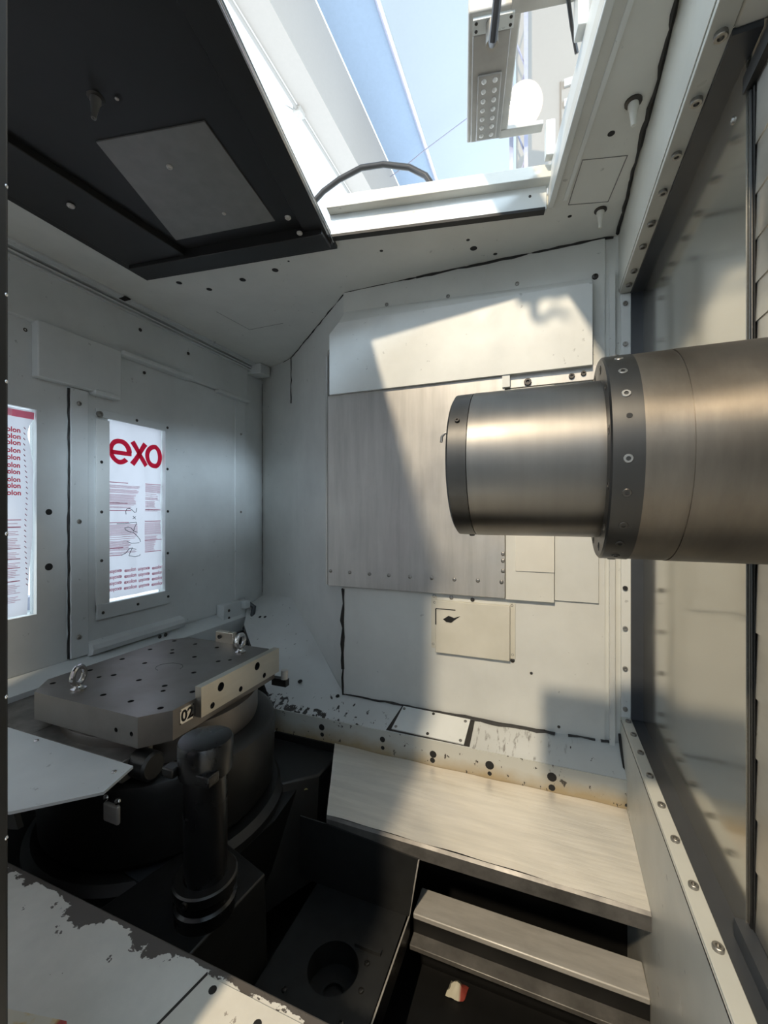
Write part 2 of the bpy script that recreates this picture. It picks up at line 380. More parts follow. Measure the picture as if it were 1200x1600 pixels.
# ---- left wall
wl = MB()
wl.box(-1.74,-1.655,-.4,2.20,.645,.88); wl.box(-1.74,-1.655,1.985,2.20,-1.0,.645); wl.box(-1.74,-1.655,-.4,1.985,-1.3,-.545)
wall_left = struct('wall_left', wl, 'left', 'light grey painted left wall of the enclosure above and around the two door panels', 'wall')
mb = MB(); mb.prism([(-1.665,-.3,.655),(-1.638,-.3,.655),(-1.638,-.3,.862),(-1.665,-.3,.862)], [(-1.665,2.0,.655),(-1.638,2.0,.655),(-1.638,2.0,.862),(-1.665,2.0,.862)])
mb.build('upper_panel','left',wall_left, bevel=.004)
for z, d in ((.838,.010),(.852,.014),(.868,.018)): MB().box(-1.66,-1.638+d,-.3,2.03,z,z+.006).build('edge_rail','left',wall_left)
MB().box(-1.66,-1.595,-.3,2.08,.872,.8795).build('roof_rail','left',wall_left)
MB().box(-1.63,-1.585,1.19,1.215,.870,.874).build('rail_notch','hole',wall_left)
MB().box(-1.66,-1.620,.900,1.202,.466,.66).build('drop_plate','left',wall_left, bevel=.004)
MB().box(-1.66,-1.606,1.202,1.56,.645,.664).build('drip_strip','left',wall_left, bevel=.004)
MB().box(-1.66,-1.610,1.09,1.19,.455,.472).build('drip_strip','left',wall_left, bevel=.003)
MB().box(-1.66,-1.618,1.747,1.995,.638,.656).build('drip_strip','left',wall_left, bevel=.003)
for y, z in [(.88,.621),(1.30,.79),(1.56,.78)]: stud(wall_left,(-1.638 if z>.7 else -1.655,y,z),(1,0,0),.008,'darkscrew')
stud(wall_left,(-1.638,1.32,.61),(1,0,0),.007,'darkscrew')
# corner block at the far end
MB().box(-1.655,-1.56,2.02,2.11,.82,.879).build('corner_block','left',wall_left, bevel=.004)

def panel_hole(x0, x1, Y, Z, hy, hz):
    m = MB(); (a,b),(c,d),(e,f),(g,h) = Y, Z, hy, hz
    m.box(x0,x1,a,e,c,d); m.box(x0,x1,f,b,c,d); m.box(x0,x1,e,f,c,g); m.box(x0,x1,e,f,h,d); return m
door_1 = struct('door_1', panel_hole(-1.69,-1.652,(-.35,1.012),(-.548,.645),(.62,.914),(-.356,.356)), 'left', 'left door panel beside the black post, with a film-covered window', 'door')
door_2 = struct('door_2', panel_hole(-1.69,-1.648,(1.020,1.99),(-.545,.648),(1.164,1.434),(-.372,.381)), 'left', 'right door panel with a framed film-covered window', 'door')
stud(door_1,(-1.652,.952,0),(1,0,0),.011,'hole','plug'); stud(door_1,(-1.652,.952,-.196),(1,0,0),.013,'hole','plug')
bead('sealant_bead', [(-1.650,1.016,.46),(-1.650,1.016,-.545)], .0035, door_2, seed=14)
MB().box(-1.655,-1.640,1.020,1.083,-.548,.462).build('stile','left',door_2, bevel=.002)
for z in (.409,-.036,-.472): stud(door_2,(-1.640,1.048,z),(1,0,0),.009,'screw')
MB().box(-1.655,-1.642,1.90,1.985,-.50,.64).build('stile','left',door_2, bevel=.002)
for z in (.45,.0,): stud(door_2,(-1.642,1.945,z),(1,0,0),.007,'screw')
MB().prism([(-1.65,1.083,-.500),(-1.618,1.083,-.512),(-1.612,1.083,-.530),(-1.618,1.083,-.548),(-1.65,1.083,-.560)],
           [(-1.65,1.520,-.500),(-1.618,1.520,-.512),(-1.612,1.520,-.530),(-1.618,1.520,-.548),(-1.65,1.520,-.560)]).build('bottom_bar','left',door_2)
stud(door_2,(-1.63,1.521,-.53),(0,1,0),.01,'screw')
def bolted(y, z): 
    for dy in (0,.03): stud(door_2,(-1.616,y+dy,z),(1,0,0),.009,'darkscrew')
bolted(1.38,-.56)
MB().box(-1.65,-1.60,1.76,1.93,-.60,-.50).build('latch_plate','left',door_2, bevel=.003)
MB().box(-1.60,-1.575,1.90,1.945,-.545,-.505).build('latch_block','left',door_2, bevel=.002)
for y,z in ((1.80,-.535),(1.80,-.575),(1.71,-.60)): stud(door_2,(-1.60,y,z),(1,0,0),.008,'darkscrew')
MB().tube([(-1.60,1.945,-.52),(-1.57,1.97,-.55),(-1.55,1.93,-.60),(-1.545,1.86,-.645)], .014, 8).build('cable_conduit','rubber',door_2)
# handles of the pane: windows
window_1 = thing('window_1','tall window of the left door panel beside the black post','window',(-1.67,.77,-.356), kind='structure')
MB().box(-1.676,-1.672,.62,.914,-.356,.356).build('pane','glass',window_1)
window_2 = thing('window_2','tall framed window of the right door panel','window',(-1.67,1.30,-.40), kind='structure')
MB().box(-1.682,-1.678,1.164,1.434,-.372,.381).build('pane','glass',window_2)
MB().box(-1.652,-1.640,1.113,1.166,-.395,.366).build('frame_strip','bright',window_2, bevel=.001)
MB().box(-1.652,-1.636,1.113,1.452,-.425,-.366).build('frame_strip','left',window_2, bevel=.001)
MB().box(-1.652,-1.643,1.113,1.452,.376,.408).build('frame_strip','left',window_2, bevel=.001)
MB().box(-1.652,-1.643,1.432,1.455,-.372,.380).build('frame_strip','left',window_2, bevel=.001)
for y,z in [(1.288,.395),(1.444,.393),(1.133,.198),(1.444,.2),(1.133,0),(1.446,.003),(1.133,-.193),(1.446,-.192),(1.136,-.40),(1.288,-.397),(1.442,-.393)]:
    stud(window_2,(-1.640 if y<1.2 and z>-.39 else (-1.636 if z<-.38 else -1.643),y,z),(1,0,0),.0062,'darkscrew')
stud(window_2,(-1.643,1.125,.386),(1,0,0),.012,'screw','bolt')
# sloped ledge below the doors
trim_1 = struct('trim_1', MB().prism([(-1.66,-.3,-.548),(-1.648,-.3,-.548),(-1.575,-.3,-.582),(-1.575,-.3,-.66),(-1.66,-.3,-.66)],
        [(-1.66,2.0,-.556),(-1.648,2.0,-.556),(-1.575,2.0,-.590),(-1.575,2.0,-.66),(-1.66,2.0,-.66)]), 'left', 'sloped pale ledge running under the left door panels', 'trim')

# ---- shelf (sloped ledge of the back wall) with lip
def sh(x, y): return (x, y, -.733+.47*(y-1.5))
top = [(-1.02,1.392,-.783),(.222,1.392,-.783),(.222,1.5,-.733),(-.755,1.5,-.733),(-1.356,2.035,-.484),(-1.65,2.152,-.521),(-1.65,2.02,-.555),(-1.50,1.80,-.60)]
m = MB(); m.prism([(x,y,z-.03) for x,y,z in top], top)
trim_2 = struct('trim_2', m, 'shelf', 'sloped white ledge along the foot of the back wall with chipped paint', 'trim', smooth=20)
sk = MB(); e = [top[0], top[7], top[6], top[5]]
for a, b in zip(e, e[1:]):
    sk.add([a, b, (b[0], b[1], -1.37), (a[0], a[1], -1.37)], [(0,1,2,3)])
sk.build('lower_skirt', 'pit', trim_2)
lip = MB().box(-1.05,.222,1.388,1.40,-.870,-.784).build('front_lip','lip',trim_2,'rust-stained front lip with black chips')
for x,z,r in [(-.792,-.818,.012),(-.544,-.815,.010),(-.358,-.829,.012),(-.169,-.825,.014),(.019,-.820,.014),(-.36,-.850,.009),(.019,-.853,.010),(-.169,-.852,.007),(-.79,-.845,.008),(-.543,-.845,.007)]:
    stud(trim_2,(x,1.388,z),(0,-1,0),r,'hole','plug')
for x,y,r in [(-1.434,1.849,.008),(-1.404,1.853,.008),(-.972,1.52,.010),(-.775,1.485,.008)]:
    p = sh(x,y); stud(trim_2,(p[0],p[1],p[2]+.004),(0,-.42,.9),r,'hole','plug')
# ---- right wall, framed window of the column cover
wr = MB(); wr.box(.222,.30,-.4,1.505,-1.40,-.652); wr.box(.217,.25,-.4,1.505,.70,.95)
wall_right = struct('wall_right', wr, 'rail', 'pale right wall below and above the column cover opening', 'wall')
MB().box(.2185,.2225,-.4,1.495,.70,.91).build('upper_face','bright',wall_right)
trim_3 = struct('trim_3', MB().box(.219,.250,-.4,1.497,.690,.7005), 'rail', 'upper screw rail of the column cover frame', 'trim', bevel=.001)
for y in (.735,.839,.952,1.051,1.156,1.247,1.364,1.442): stud(trim_3,(.236,y,.690),(0,0,-1),.0085 if y>.9 else .009,'screw','bolt')
trim_4 = struct('trim_4', MB().box(.223,.250,1.494,1.506,-.646,.686), 'bright', 'vertical screw strip at the far side of the column cover frame', 'trim', bevel=.001)
for z in (.655,.528,.40,-.112,-.239,-.366,-.492,-.619): stud(trim_4,(.234,1.494,z),(0,-1,0),.0072,'darkscrew' if z in (-.239,) else 'screw','bolt')
trim_5 = struct('trim_5', MB().box(.2225,.250,-.4,1.497,-.6525,-.646), 'rail', 'lower screw rail of the column cover frame', 'trim', bevel=.001)
for y in (1.485-.02,1.382,1.286,1.182,1.072,.969,.861,.751,.64): stud(trim_5,(.238,y,-.646),(0,0,1),.0078,'screw','bolt')
MB().box(.2215,.224,-.4,1.49,-.6565,-.6535).build('groove','seal',trim_5)
bead('sealant_bead', [(.220,1.49,-.70),(.220,1.40,-.80),(.2205,1.39,-.86)], .005, wall_right, seed=21)
m = MB(); m.box(.250,.287,.738,1.506,.684,.695); m.box(.250,.287,1.490,1.506,-.648,.690); m.box(.250,.287,-.4,1.506,-.662,-.650)
m.build('rubber_seal','rubber',wall_right)

# ---- sump floor and hidden sides
floor = struct('floor', MB().box(-1.72,.3,-.5,2.25,-1.40,-1.36), 'pit', 'dark oily sump floor below the chip slide', 'floor')
MB().box(-1.0,.222,1.38,1.40,-1.37,-.87).build('sump_back','pit',floor)
MB().box(-1.70,-1.65,-.4,2.1,-1.37,-1.0).build('sump_side','pit',floor)

# ================================================================== ROOF OPENING TRIM, DOOR
trim_6 = struct('trim_6', MB(HT).box(-.41,.236,1.250,1.262,.862,.932), 'bright', 'pale rear trim of the roof opening with a stepped lip', 'trim', bevel=.002)
MB(HT).box(-.41,.250,1.218,1.262,.930,.966).build('upper_lip','card',trim_6, bevel=.002)
MB(HT).box(-.41,.230,1.240,1.262,.855,.863).build('shadow_gap','seal',trim_6)
stud(trim_6,HT(.19,1.250,.905),HT(0,-1,0),.004,'darkscrew')
trim_7 = struct('trim_7', MB(HT).box(.240,.256,.05,1.262,.872,.965), 'bright', 'pale upright lip along the right side of the roof opening', 'trim', bevel=.002)

door_3 = thing('door_3','black sliding door with roof section, pushed to the left','door',(-.6,.2,-.75), kind='structure')
# slab: roof part
slab = [(-.645,1.190),(-1.361,1.105),(-1.362,-.05),(-.444,.12)]
def sc(p, k): return (p[0]*k, p[1]*k)
MB().poly([(-.640,1.225),(-1.395,1.135),(-1.395,-.055),(-.437,.12)], .8695, .8795).build('roof_sheet','black',door_3)
ins = lambda pts: [sc(p,.985) for p in pts]
MB().poly(ins([(-.645,1.190),(-1.361,1.105),(-1.361,1.035),(-.638,1.120)]), .838, .873).build('rear_band','black',door_3, bevel=.002)
MB().poly(ins([(-1.361,1.105),(-1.362,-.05),(-1.22,-.03),(-1.13,1.06)]), .850, .873).build('side_band','black',door_3, bevel=.002)
MB().poly(ins([(-.645,1.190),(-.444,.12),(-.50,.11),(-.70,1.12)]), .855, .873).build('edge_band','black',door_3, bevel=.002)
MB().poly(ins([(-.655,1.2),(-.645,1.2),(-.434,.12),(-.444,.12)]), .853, .878).build('edge_flange','black',door_3)
MB().tube([(*sc((-.636,1.190),.985),.856),(*sc((-.432,.12),.985),.856)], .0022, 6).build('bright_edge','chrome',door_3)
MB().poly(ins([(-.716,.728),(-.996,.675),(-1.114,1.012),(-.761,1.053)]), .866, .8725).build('inspection_panel','hatchgrey',door_3,'dull grey square panel in the black roof section')
for x,y,r in [(-.892,.79,.008),(-.70,1.03,.009),(-.705,1.10,.009),(-.57,.551,.006),(-.882,.972,.006),(-1.24,.77,.010),(-.85,.62,.004)]:
    stud(door_3,(x*.985,y*.985,.866 if r<.0085 and y<1.02 else .846),(0,0,-1),r,'lampbody','screw')
# upright part with post
m = MB(HT); m.box(-1.40,-1.30,.285,.300,-.72,.868); m.box(-.56,-.43,.285,.300,-.72,.868); m.box(-1.30,-.56,.285,.300,-.72,-.55); m.box(-1.30,-.56,.285,.300,.66,.868)
m.build('door_frame','black',door_3)
MB(HT).box(-1.30,-.56,.290,.294,-.55,.66).build('window_film','film',door_3,'added translucent pane letting soft light through the unseen part of the black door')  # opening and pane added out of view to let soft light into the left side
post = MB(HT).box(-.60,-.4120,.270,.314,-.72,.872).build('post','black',door_3, bevel=.003)
for z in (.30,.20,.12,-.02,-.17,-.30,.62,-.50): stud(door_3,HT(-.4130,.312,z),HT(1,.6,0),.0022,'chrome','screw')
t = nozzle(-.893*.985,.605*.985,.872,(.0,-.10,-1),'grimy coolant nozzle hanging from the black roof section','hatchgrey')

# ================================================================== WALL PLATES
# formed cover at the top of the back wall
cov = thing('cover_plate','pale formed sheet cover across the top of the back wall','panel',(-.33,1.48,.465))
m = MB()
pr = [(1.497,.800),(1.463,.745),(1.463,.466),(1.497,.466)]
L = [(-.745,1.497,.800),(-.745,1.463,.745),(-.800,1.463,.690),(-.800,1.463,.466),(-.800,1.497,.466),(-.800,1.497,.725)]
vs = [(-.747,1.496,.800),(.139,1.496,.755),(.139,1.463,.725),(-.760,1.463,.745),(-.800,1.463,.705),(-.800,1.463,.466),(.139,1.463,.466),
      (-.800,1.496,.735),(-.800,1.496,.466),(.139,1.496,.466)]
m.add(vs, [(0,1,2,3),(3,2,6,5,4),(0,3,4,7),(7,4,5,8),(8,5,6,9),(9,6,2,1),(0,7,8,9,1)])
m.build('sheet','bright',cov, smooth=15)
for x,z in [(-.569,.770),(-.33,.757),(-.09,.755)]: stud(wall_back,(x,1.495,.80 if False else z+.028),(0,-1,0),.007,'screw')
# big bare steel plate
pl = thing('steel_plate','large bare grey steel plate bolted to the back wall behind the spindle','panel',(-.46,1.48,-.296))
MB().box(-.815,-.128,1.476,1.497,-.296,.466).build('sheet','plate',pl, bevel=.002)
MB().polyX([(1.476,-.29),(1.497,-.296),(1.497,.66),(1.476,.62)], -.824,-.816).build('side_flange','plate',pl)
for x,z in [(-.802,-.236),(-.717,-.237),(-.632,-.239),(-.553,-.240),(-.469,-.241),(-.386,-.241),(-.303,-.241),(-.22,-.240),(-.140,-.240),(-.135,-.202),(-.135,-.143),(-.135,-.167)]:
    stud(pl,(x,1.476,z),(0,-1,0),.0072,'screw')
# small access plate
sp = thing('access_plate','small cream access plate with a dark paint chip below the steel plate','panel',(-.243,1.485,-.51))
MB().box(-.374,-.113,1.482,1.4975,-.512,-.322).build('sheet','hatchpanel',sp, bevel=.002)
MB().polyY([(-.345,-.388),(-.325,-.374),(-.305,-.380),(-.283,-.372),(-.303,-.387),(-.315,-.398),(-.333,-.397)],1.4805,1.4822).build('paint_chip','hole',sp)
MB().box(-.372,-.30,1.4808,1.4822,-.353,-.350).build('paint_chip','hole',sp); MB().box(-.3742,-.370,1.4808,1.4822,-.41,-.352).build('paint_chip','hole',sp)
# cream cover and the panel behind
cp2 = thing('cream_plate','cream sheet plate with a raised lighter square right of the steel plate','panel',(-.05,1.48,-.30))
MB().box(-.127,.028,1.480,1.497,-.300,.42).build('sheet','panel',cp2, bevel=.002)
MB().box(-.094,.028,1.476,1.481,-.200,-.072).build('raised_square','card',cp2, bevel=.001)
bp = thing('thin_panel','thin pale panel on the back wall beside the cream plate','panel',(.095,1.49,-.29))
MB().box(.029,.160,1.490,1.497,-.293,.40).build('sheet','wall',bp, bevel=.001)
# plate on the shelf
s2 = thing('shelf_plate','white bolted plate lying on the sloped ledge','panel',(-.38,1.44,-.765))
up = Vector((0,-.425,.905))
q = [Vector(sh(*p)) for p in [(-.513,1.400),(-.254,1.396),(-.247,1.486),(-.499,1.492)]]
MB().prism([tuple(p) for p in q],[tuple(p+up*.006) for p in q]).build('sheet','bright',s2)
for x,y in [(-.492,1.482),(-.38,1.482),(-.263,1.476),(-.500,1.410),(-.382,1.407),(-.267,1.406)]:
    stud(s2,Vector(sh(x,y))+up*.006,up,.0055,'darkscrew' if abs(x+.38)<.01 else 'screw')
MB().prism([sh(-.533,1.394),sh(-.235,1.394),sh(-.232,1.495),sh(-.505,1.497)],[tuple(Vector(sh(*p))+up*.0012) for p in [(-.533,1.394),(-.235,1.394),(-.232,1.495),(-.505,1.497)]]).build('bare_patch','darkscrew',trim_2)

# ================================================================== CHIP SLIDE AND PIT
sl = thing('chip_slide','bright bare steel chip slide below the back wall ledge','slide',(-.2,1.24,-.93))
def wavy(nx, ny):
    m = MB(); vs = []; fs = []
    for j in range(ny+1):
        for i in range(nx+1):
            a = i/nx; b = j/ny
            xl = -.605+(-.735+.605)*b; x = xl+(.2215-xl)*a; y = 1.090+(1.386-1.090)*b; z = -.899+(.034)*b
            z += .0034*math.sin(9*b+5*a+1.5*math.sin(7*a))*math.sin(3.1*a+.5)+.0010*math.sin(31*a+11*b)
            vs.append((x,y,z))
    for j in range(ny):
        for i in range(nx): k = j*(nx+1)+i; fs.append((k,k+1,k+nx+2,k+nx+1))
    return m.add(vs, fs)
wavy(60,24).build('top_sheet','slide',sl, smooth=60)
MB().prism([(-.605,1.090,-.899),(.2215,1.090,-.899),(.2215,1.084,-.906),(-.603,1.084,-.906)],[(-.600,1.090,-.942),(.2215,1.090,-.942),(.2215,1.083,-.940),(-.600,1.083,-.940)]).build('front_fold','greasy',sl)
br = thing('support_bar','grey stepped support bar across the sump under the chip slide','bar',(-.08,1.13,-1.16))
MB().box(-.338,.2215,1.092,1.178,-1.115,-1.10).build('top_flange','bar',br, bevel=.003)
MB().box(-.338,.2215,1.097,1.112,-1.155,-1.112).build('web','pit',br)
MB().box(-.338,.2215,1.060,1.112,-1.168,-1.155).build('lower_flange','greasy',br, bevel=.002)
MB().box(-.338,.2215,1.16,1.178,-1.36,-1.112).build('rear_web','pit',br)
tr = thing('sump_tray','dark sheet metal tray with a drain hole in the sump','tray',(-.58,.9,-1.12))
# tray floor with a round hole: ring fan
def holed_floor(x0,x1,y0,y1,z,cx,cy,r,n=32):
    m = MB(); vs = []; fs = []
    for i in range(n):
        a = 2*math.pi*i/n; c, s_ = math.cos(a), math.sin(a); vs.append((cx+r*c,cy+r*s_,z))
        k = min(((x1-cx)/c if c>0 else (x0-cx)/c) if abs(c)>1e-6 else 9, ((y1-cy)/s_ if s_>0 else (y0-cy)/s_) if abs(s_)>1e-6 else 9)
        vs.append((cx+k*c,cy+k*s_,z))
    for i in range(n):
        j = (i+1)%n; fs.append((2*i,2*i+1,2*j+1,2*j))
    m.add(vs, fs)
    for cxy in ((x0,y0),(x1,y0),(x0,y1),(x1,y1)):
        a = math.atan2(cxy[1]-cy,cxy[0]-cx)%(2*math.pi); i = int(a/(2*math.pi/n)); j = (i+1)%n
        m.add([(*cxy,z), vs[2*i+1], vs[2*j+1]], [(0,1,2)])
    # rim wall of the hole
    b = [(cx+r*math.cos(2*math.pi*i/n),cy+r*math.sin(2*math.pi*i/n)) for i in range(n)]
    m.add([(x,y,z) for x,y in b]+[(x,y,z-.06) for x,y in b],[(i,(i+1)%n,n+(i+1)%n,n+i) for i in range(n)])
    return m
holed_floor(-.63,-.352,.60,1.078,-1.10,-.478,.893,.062).build('tray_floor','tray',tr)
MB().lathe((-.478,.893,-1.161),(0,0,1),[(0,.10),(.002,.10)],24).build('drain_plate','pit',tr)
MB().lathe((-.470,.878,-1.158),(0,0,1),[(0,.032),(.010,.032),(.010,.026),(.002,.026),(.002,0)],24).build('drain_pipe','oily',tr)
m = MB(); m.prism([(-.69,1.078,-1.10),(-.345,1.078,-1.10),(-.318,1.078,-.936),(-.60,1.078,-.917),(-.69,1.078,-.917)],[(-.69,1.082,-1.10),(-.345,1.082,-1.10),(-.318,1.082,-.936),(-.60,1.082,-.917),(-.69,1.082,-.917)])
m.build('back_plate','tray',tr)
MB().prism([(-.352,.60,-1.10),(-.348,.60,-1.10),(-.348,.60,-1.16),(-.352,.60,-1.16)],[(-.347,1.08,-1.10),(-.343,1.08,-1.10),(-.343,1.08,-1.16),(-.347,1.08,-1.16)]).build('side_flange','oily',tr)
MB().tube([(-.318,1.079,-.937),(-.345,1.079,-1.10),(-.350,.60,-1.10)], .0022, 6).build('bright_edge','bar',tr)
for p in [(-.395,.872),(-.405,.93),(-.41,.80),(-.56,.81)]: stud(tr,(*p,-1.10),(0,0,1),.007,'ring','screw')
MB().box(-.45,-.38,.955,.965,-1.10,-1.092).build('weld_bead','tray',tr)
# scrap lying in the sump
rg = MB(); rnd = random.Random(4)
vs=[];fs=[]
for j in range(5):
    for i in range(7):
        a=i/6;b=j/4; vs.append((-.250+.048*a+.008*b,1.10+.04*b,-1.298+.024*math.sin(math.pi*a)*math.sin(math.pi*b)+rnd.uniform(-.001,.006)))
for j in range(4):
    for i in range(6): k=j*7+i; fs.append((k,k+1,k+8,k+7))
rg.add(vs,fs)
t = NT('scrap_paint'); t.color(t.mix(t.ramp(t.axis(0),-.216,-.210),(0.55,0.53,0.42),(0.32,0.06,0.045))); M['scrap']=t.m
tag(rg.build('paper_scrap','scrap'),'small crumpled white and red paper scrap on the dark sump floor','scrap')
MB().box(-.33,.22,.985,1.155,-1.36,-1.300).build('sludge','pit',floor)

# ================================================================== ROTARY TABLE, POST, PLATES
C0 = (-1.13,.997)
rt = thing('rotary_table','dark cast iron rotary table base carrying the machining pallet','table',(-1.13,.997,-1.36))
MB().lathe((*C0,-.66),(0,0,1),[(0,.272),(.012,.275),(.082,.275),(.084,.26)],64).build('pedestal','pallet',rt,'steel clamping pedestal under the pallet')
MB().lathe((*C0,-.90),(0,0,1),[(0,.30),(.03,.325),(.20,.333),(.222,.328),(.235,.312),(.238,.275)],64).build('turntable','cast',rt)
MB().lathe((*C0,-.93),(0,0,1),[(0,.36),(.02,.36),(.035,.34)],64).build('oil_ring','cast',rt)
MB().prism([(-1.60,.55,-1.36),(-.84,.64,-1.36),(-.82,1.10,-1.36),(-.82,1.375,-1.36),(-1.60,1.375,-1.36)],[(-1.55,.52,-.93),(-.80,.70,-.93),(-.76,1.05,-.93),(-.80,1.385,-.93),(-1.55,1.385,-.93)]).build('bed','cast',rt)
blk = MB(); blk.prism([(-1.06,1.386,-.895),(-.712,1.376,-.895),(-.726,1.255,-.905),(-.855,1.143,-.905),(-1.0,1.2,-.905)],[(-1.06,1.386,-1.2),(-.70,1.376,-1.2),(-.70,1.18,-1.2),(-.80,.98,-1.2),(-1.0,1.1,-1.2)])
blk.build('bed_shoulder','cast',rt, bevel=.006)
for p,r in [((-.80,1.178,-.945),.009),((-.765,1.20,-.945),.008),((-.752,1.212,-.94),.008)]: stud(rt,p,(.6,-.7,.1),r,'yellow','plug',name='paint_flake')
MB().poly([(-1.12,.745),(-.99,.80),(-.90,.85),(-.838,.785),(-.862,.715)],-.935,-.892).build('wedge_plate','rubber',rt)
MB().box(-.995,-.945,.690,.70,-.745,-.700).build('clamp_block','bar',rt, bevel=.004)
for x in (-.99,-.95): stud(rt,(x,.695,-.69),(0,-1,.3),.008,'chrome','screw')
# casting lobe behind the post
# pallet
pal = thing('machining_pallet','grey steel machining pallet with tapped holes, number 02 and two eyebolts','pallet',(-1.13,.997,-.58))
pts = [(-1.325,.727),(-.925,.727),(-.875,.785),(-.875,1.208),(-.945,1.267),(-1.325,1.267),(-1.385,1.205),(-1.385,.795)]
HOLES = [(-1.341,.783),(-1.341,.89),(-1.26,.863),(-1.234,.89),(-1.341,.997),(-1.341,1.104),(-1.262,1.13),(-1.234,1.104),(-1.341,1.21),(-1.236,.997),(-1.127,.89),(-1.127,.783),(-1.021,.783),(-.915,.783),(-1.021,.888),(-.996,.861),(-.915,.886),(-1.021,.994),(-1.129,1.102),(-1.236,1.21),(-1.13,1.208),(-1.021,1.098),(-.994,1.123)]
def drilled(body_mb, cutters, name, mat, parent, label=None, bevel=0):
    o = body_mb.build(name, mat, None, smooth=30)
    cut = MB()
    for p,q_,r in cutters: cut.cyl(p,q_,r,n=14)
    c = cut.build('cutter','hole',None,smooth=None)
    bpy.context.view_layer.update()
    b = o.modifiers.new('b','BOOLEAN'); b.object = c; b.solver = 'EXACT'; b.operation='DIFFERENCE'; b.material_mode='TRANSFER'
    me = bpy.data.meshes.new_from_object(o.evaluated_get(bpy.context.evaluated_depsgraph_get()))
    o.modifiers.clear(); o.data = me; bpy.data.objects.remove(c)
    o.parent = parent; o.location = base(o)-base(parent)
    if label: o['label'] = label
    if bevel:
        k = o.modifiers.new('bevel','BEVEL'); k.width = bevel; k.segments = 1; k.limit_method='ANGLE'; k.angle_limit=math.radians(40)
    return o
cuts = [((x,y,-.53),(x,y,-.49),.0078 if (x,y) not in ((-1.26,.863),(-1.262,1.13),(-.996,.861),(-.994,1.123)) else .0065) for x,y in HOLES]
cuts += [((x,.70,-.5445),(x,.75,-.5445),.0058) for x in (-1.0,-.946)]
drilled(MB().poly(pts,-.576,-.5),cuts,'plate','pallet',pal)
MB().tube([(-1.13+.045*math.cos(a),1.0+.035*math.sin(a),-.5) for a in [i*.5 for i in range(10)]], .0007, 4).build('scribed_ring','hole',pal)
lb = drilled(MB().box(-.876,-.855,.858,1.205,-.549,-.468),[((-.87,.93,-.494),(-.85,.93,-.494),.0125),((-.87,1.089,-.491),(-.85,1.089,-.491),.0125),((-.87,1.012,-.533),(-.85,1.012,-.533),.008),((-.87,1.125,-.533),(-.85,1.125,-.533),.008),((-.87,.898,-.533),(-.85,.898,-.533),.0085)],'locator_bar','palletside',pal,'bright steel locator bar along the right edge')
for y in (.898,): stud(lb,(-.865,y,-.533),(1,0,0),.0075,'darkscrew','bolt')
lb2 = MB().box(-1.187,-1.104,1.262,1.284,-.540,-.460).build('locator_block','palletside',pal, bevel=.002)
stud(lb2,(-1.165,1.262,-.478),(0,-1,0),.008,'darkscrew','bolt')
def eyebolt(x, y, ang):
    e = MB().lathe((x,y,-.5),(0,0,1),[(0,.019),(.004,.019),(.007,.012),(.012,.0085),(.018,.0085)],18)
    cx, cy = math.cos(ang), math.sin(ang)
    e.tube([(x+.0235*math.cos(a)*cx,y+.0235*math.cos(a)*cy,-.461+.0235*math.sin(a)) for a in [2*math.pi*i/28 for i in range(28)]], .0075, 10, True)
    return e.build('eyebolt','chrome',pal, 'shiny lifting eyebolt')
eyebolt(-1.228,.783,math.radians(112)); eyebolt(-1.013,1.197,math.radians(95))
npl = MB().box(-.876,-.8735,.806,.852,-.548,-.508).build('number_plate','chrome',pal,'small metal plate stamped 02', bevel=.0005)
vs, fs = text_geo('02', .040, 'CENTER', .0012)
MB().add([(-.8732,.829+x,-.5415+y) for x,y,z in vs], fs).build('digits','hole',npl)
for y,z in ((.8085,-.5115),(.8495,-.5115),(.8085,-.5455),(.8495,-.5455)): stud(npl,(-.8735,y,z),(1,0,0),.0018,'darkscrew')
MB().cyl((-.853,1.235,-.555),(-.853,1.235,-.585),.013,n=12).build('side_fitting','bar',rt); MB().box(-.90,-.842,1.225,1.247,-.61,-.585).build('fitting_block','cast',rt)
# black clamp post
po = thing('clamp_post','glossy black cylindrical post with a cap in front of the pallet','post',(-.70,.722,-.90))
PX, PY = -.704,.719
MB().lathe((PX,PY,-.574),(0,0,1),[(0,.050),(.002,.056),(.066,.0585),(.072,.0555),(.0735,.050)],40).build('cap','oily',po)
MB().lathe((PX,PY,-.805),(0,0,1),[(0,.0455),(.232,.0455)],40).build('barrel','oily',po)
MB().lathe((PX,PY,-.822),(0,0,1),[(0,.068),(.018,.068),(.021,.064),(.021,.046)],40).build('collar','ring',po,'grey steel collar ring')
MB().lathe((PX,PY,-.88),(0,0,1),[(0,.064),(.030,.066),(.034,.060),(.058,.060)],40).build('foot','oily',po)
MB().box(PX-.062,PX-.030,PY-.062,PY-.034,-.566,-.546).build('side_clip','ring',po, bevel=.003)
MB().box(PX-.002,PX+.058,PY-.052,PY-.02,-.572,-.549).build('side_clip','oily',po, bevel=.003)
stud(po,(PX+.010,PY-.066,-.812),(.1,-1,0),.007,'darkscrew','bolt')
MB().prism([(-.93,.60,-.88),(-.66,.62,-.88),(-.635,.84,-.88),(-.86,.90,-.88)],[(-.93,.58,-1.36),(-.66,.60,-1.36),(-.635,.86,-1.36),(-.86,.92,-1.36)]).build('post_bracket','cast',rt, bevel=.004)
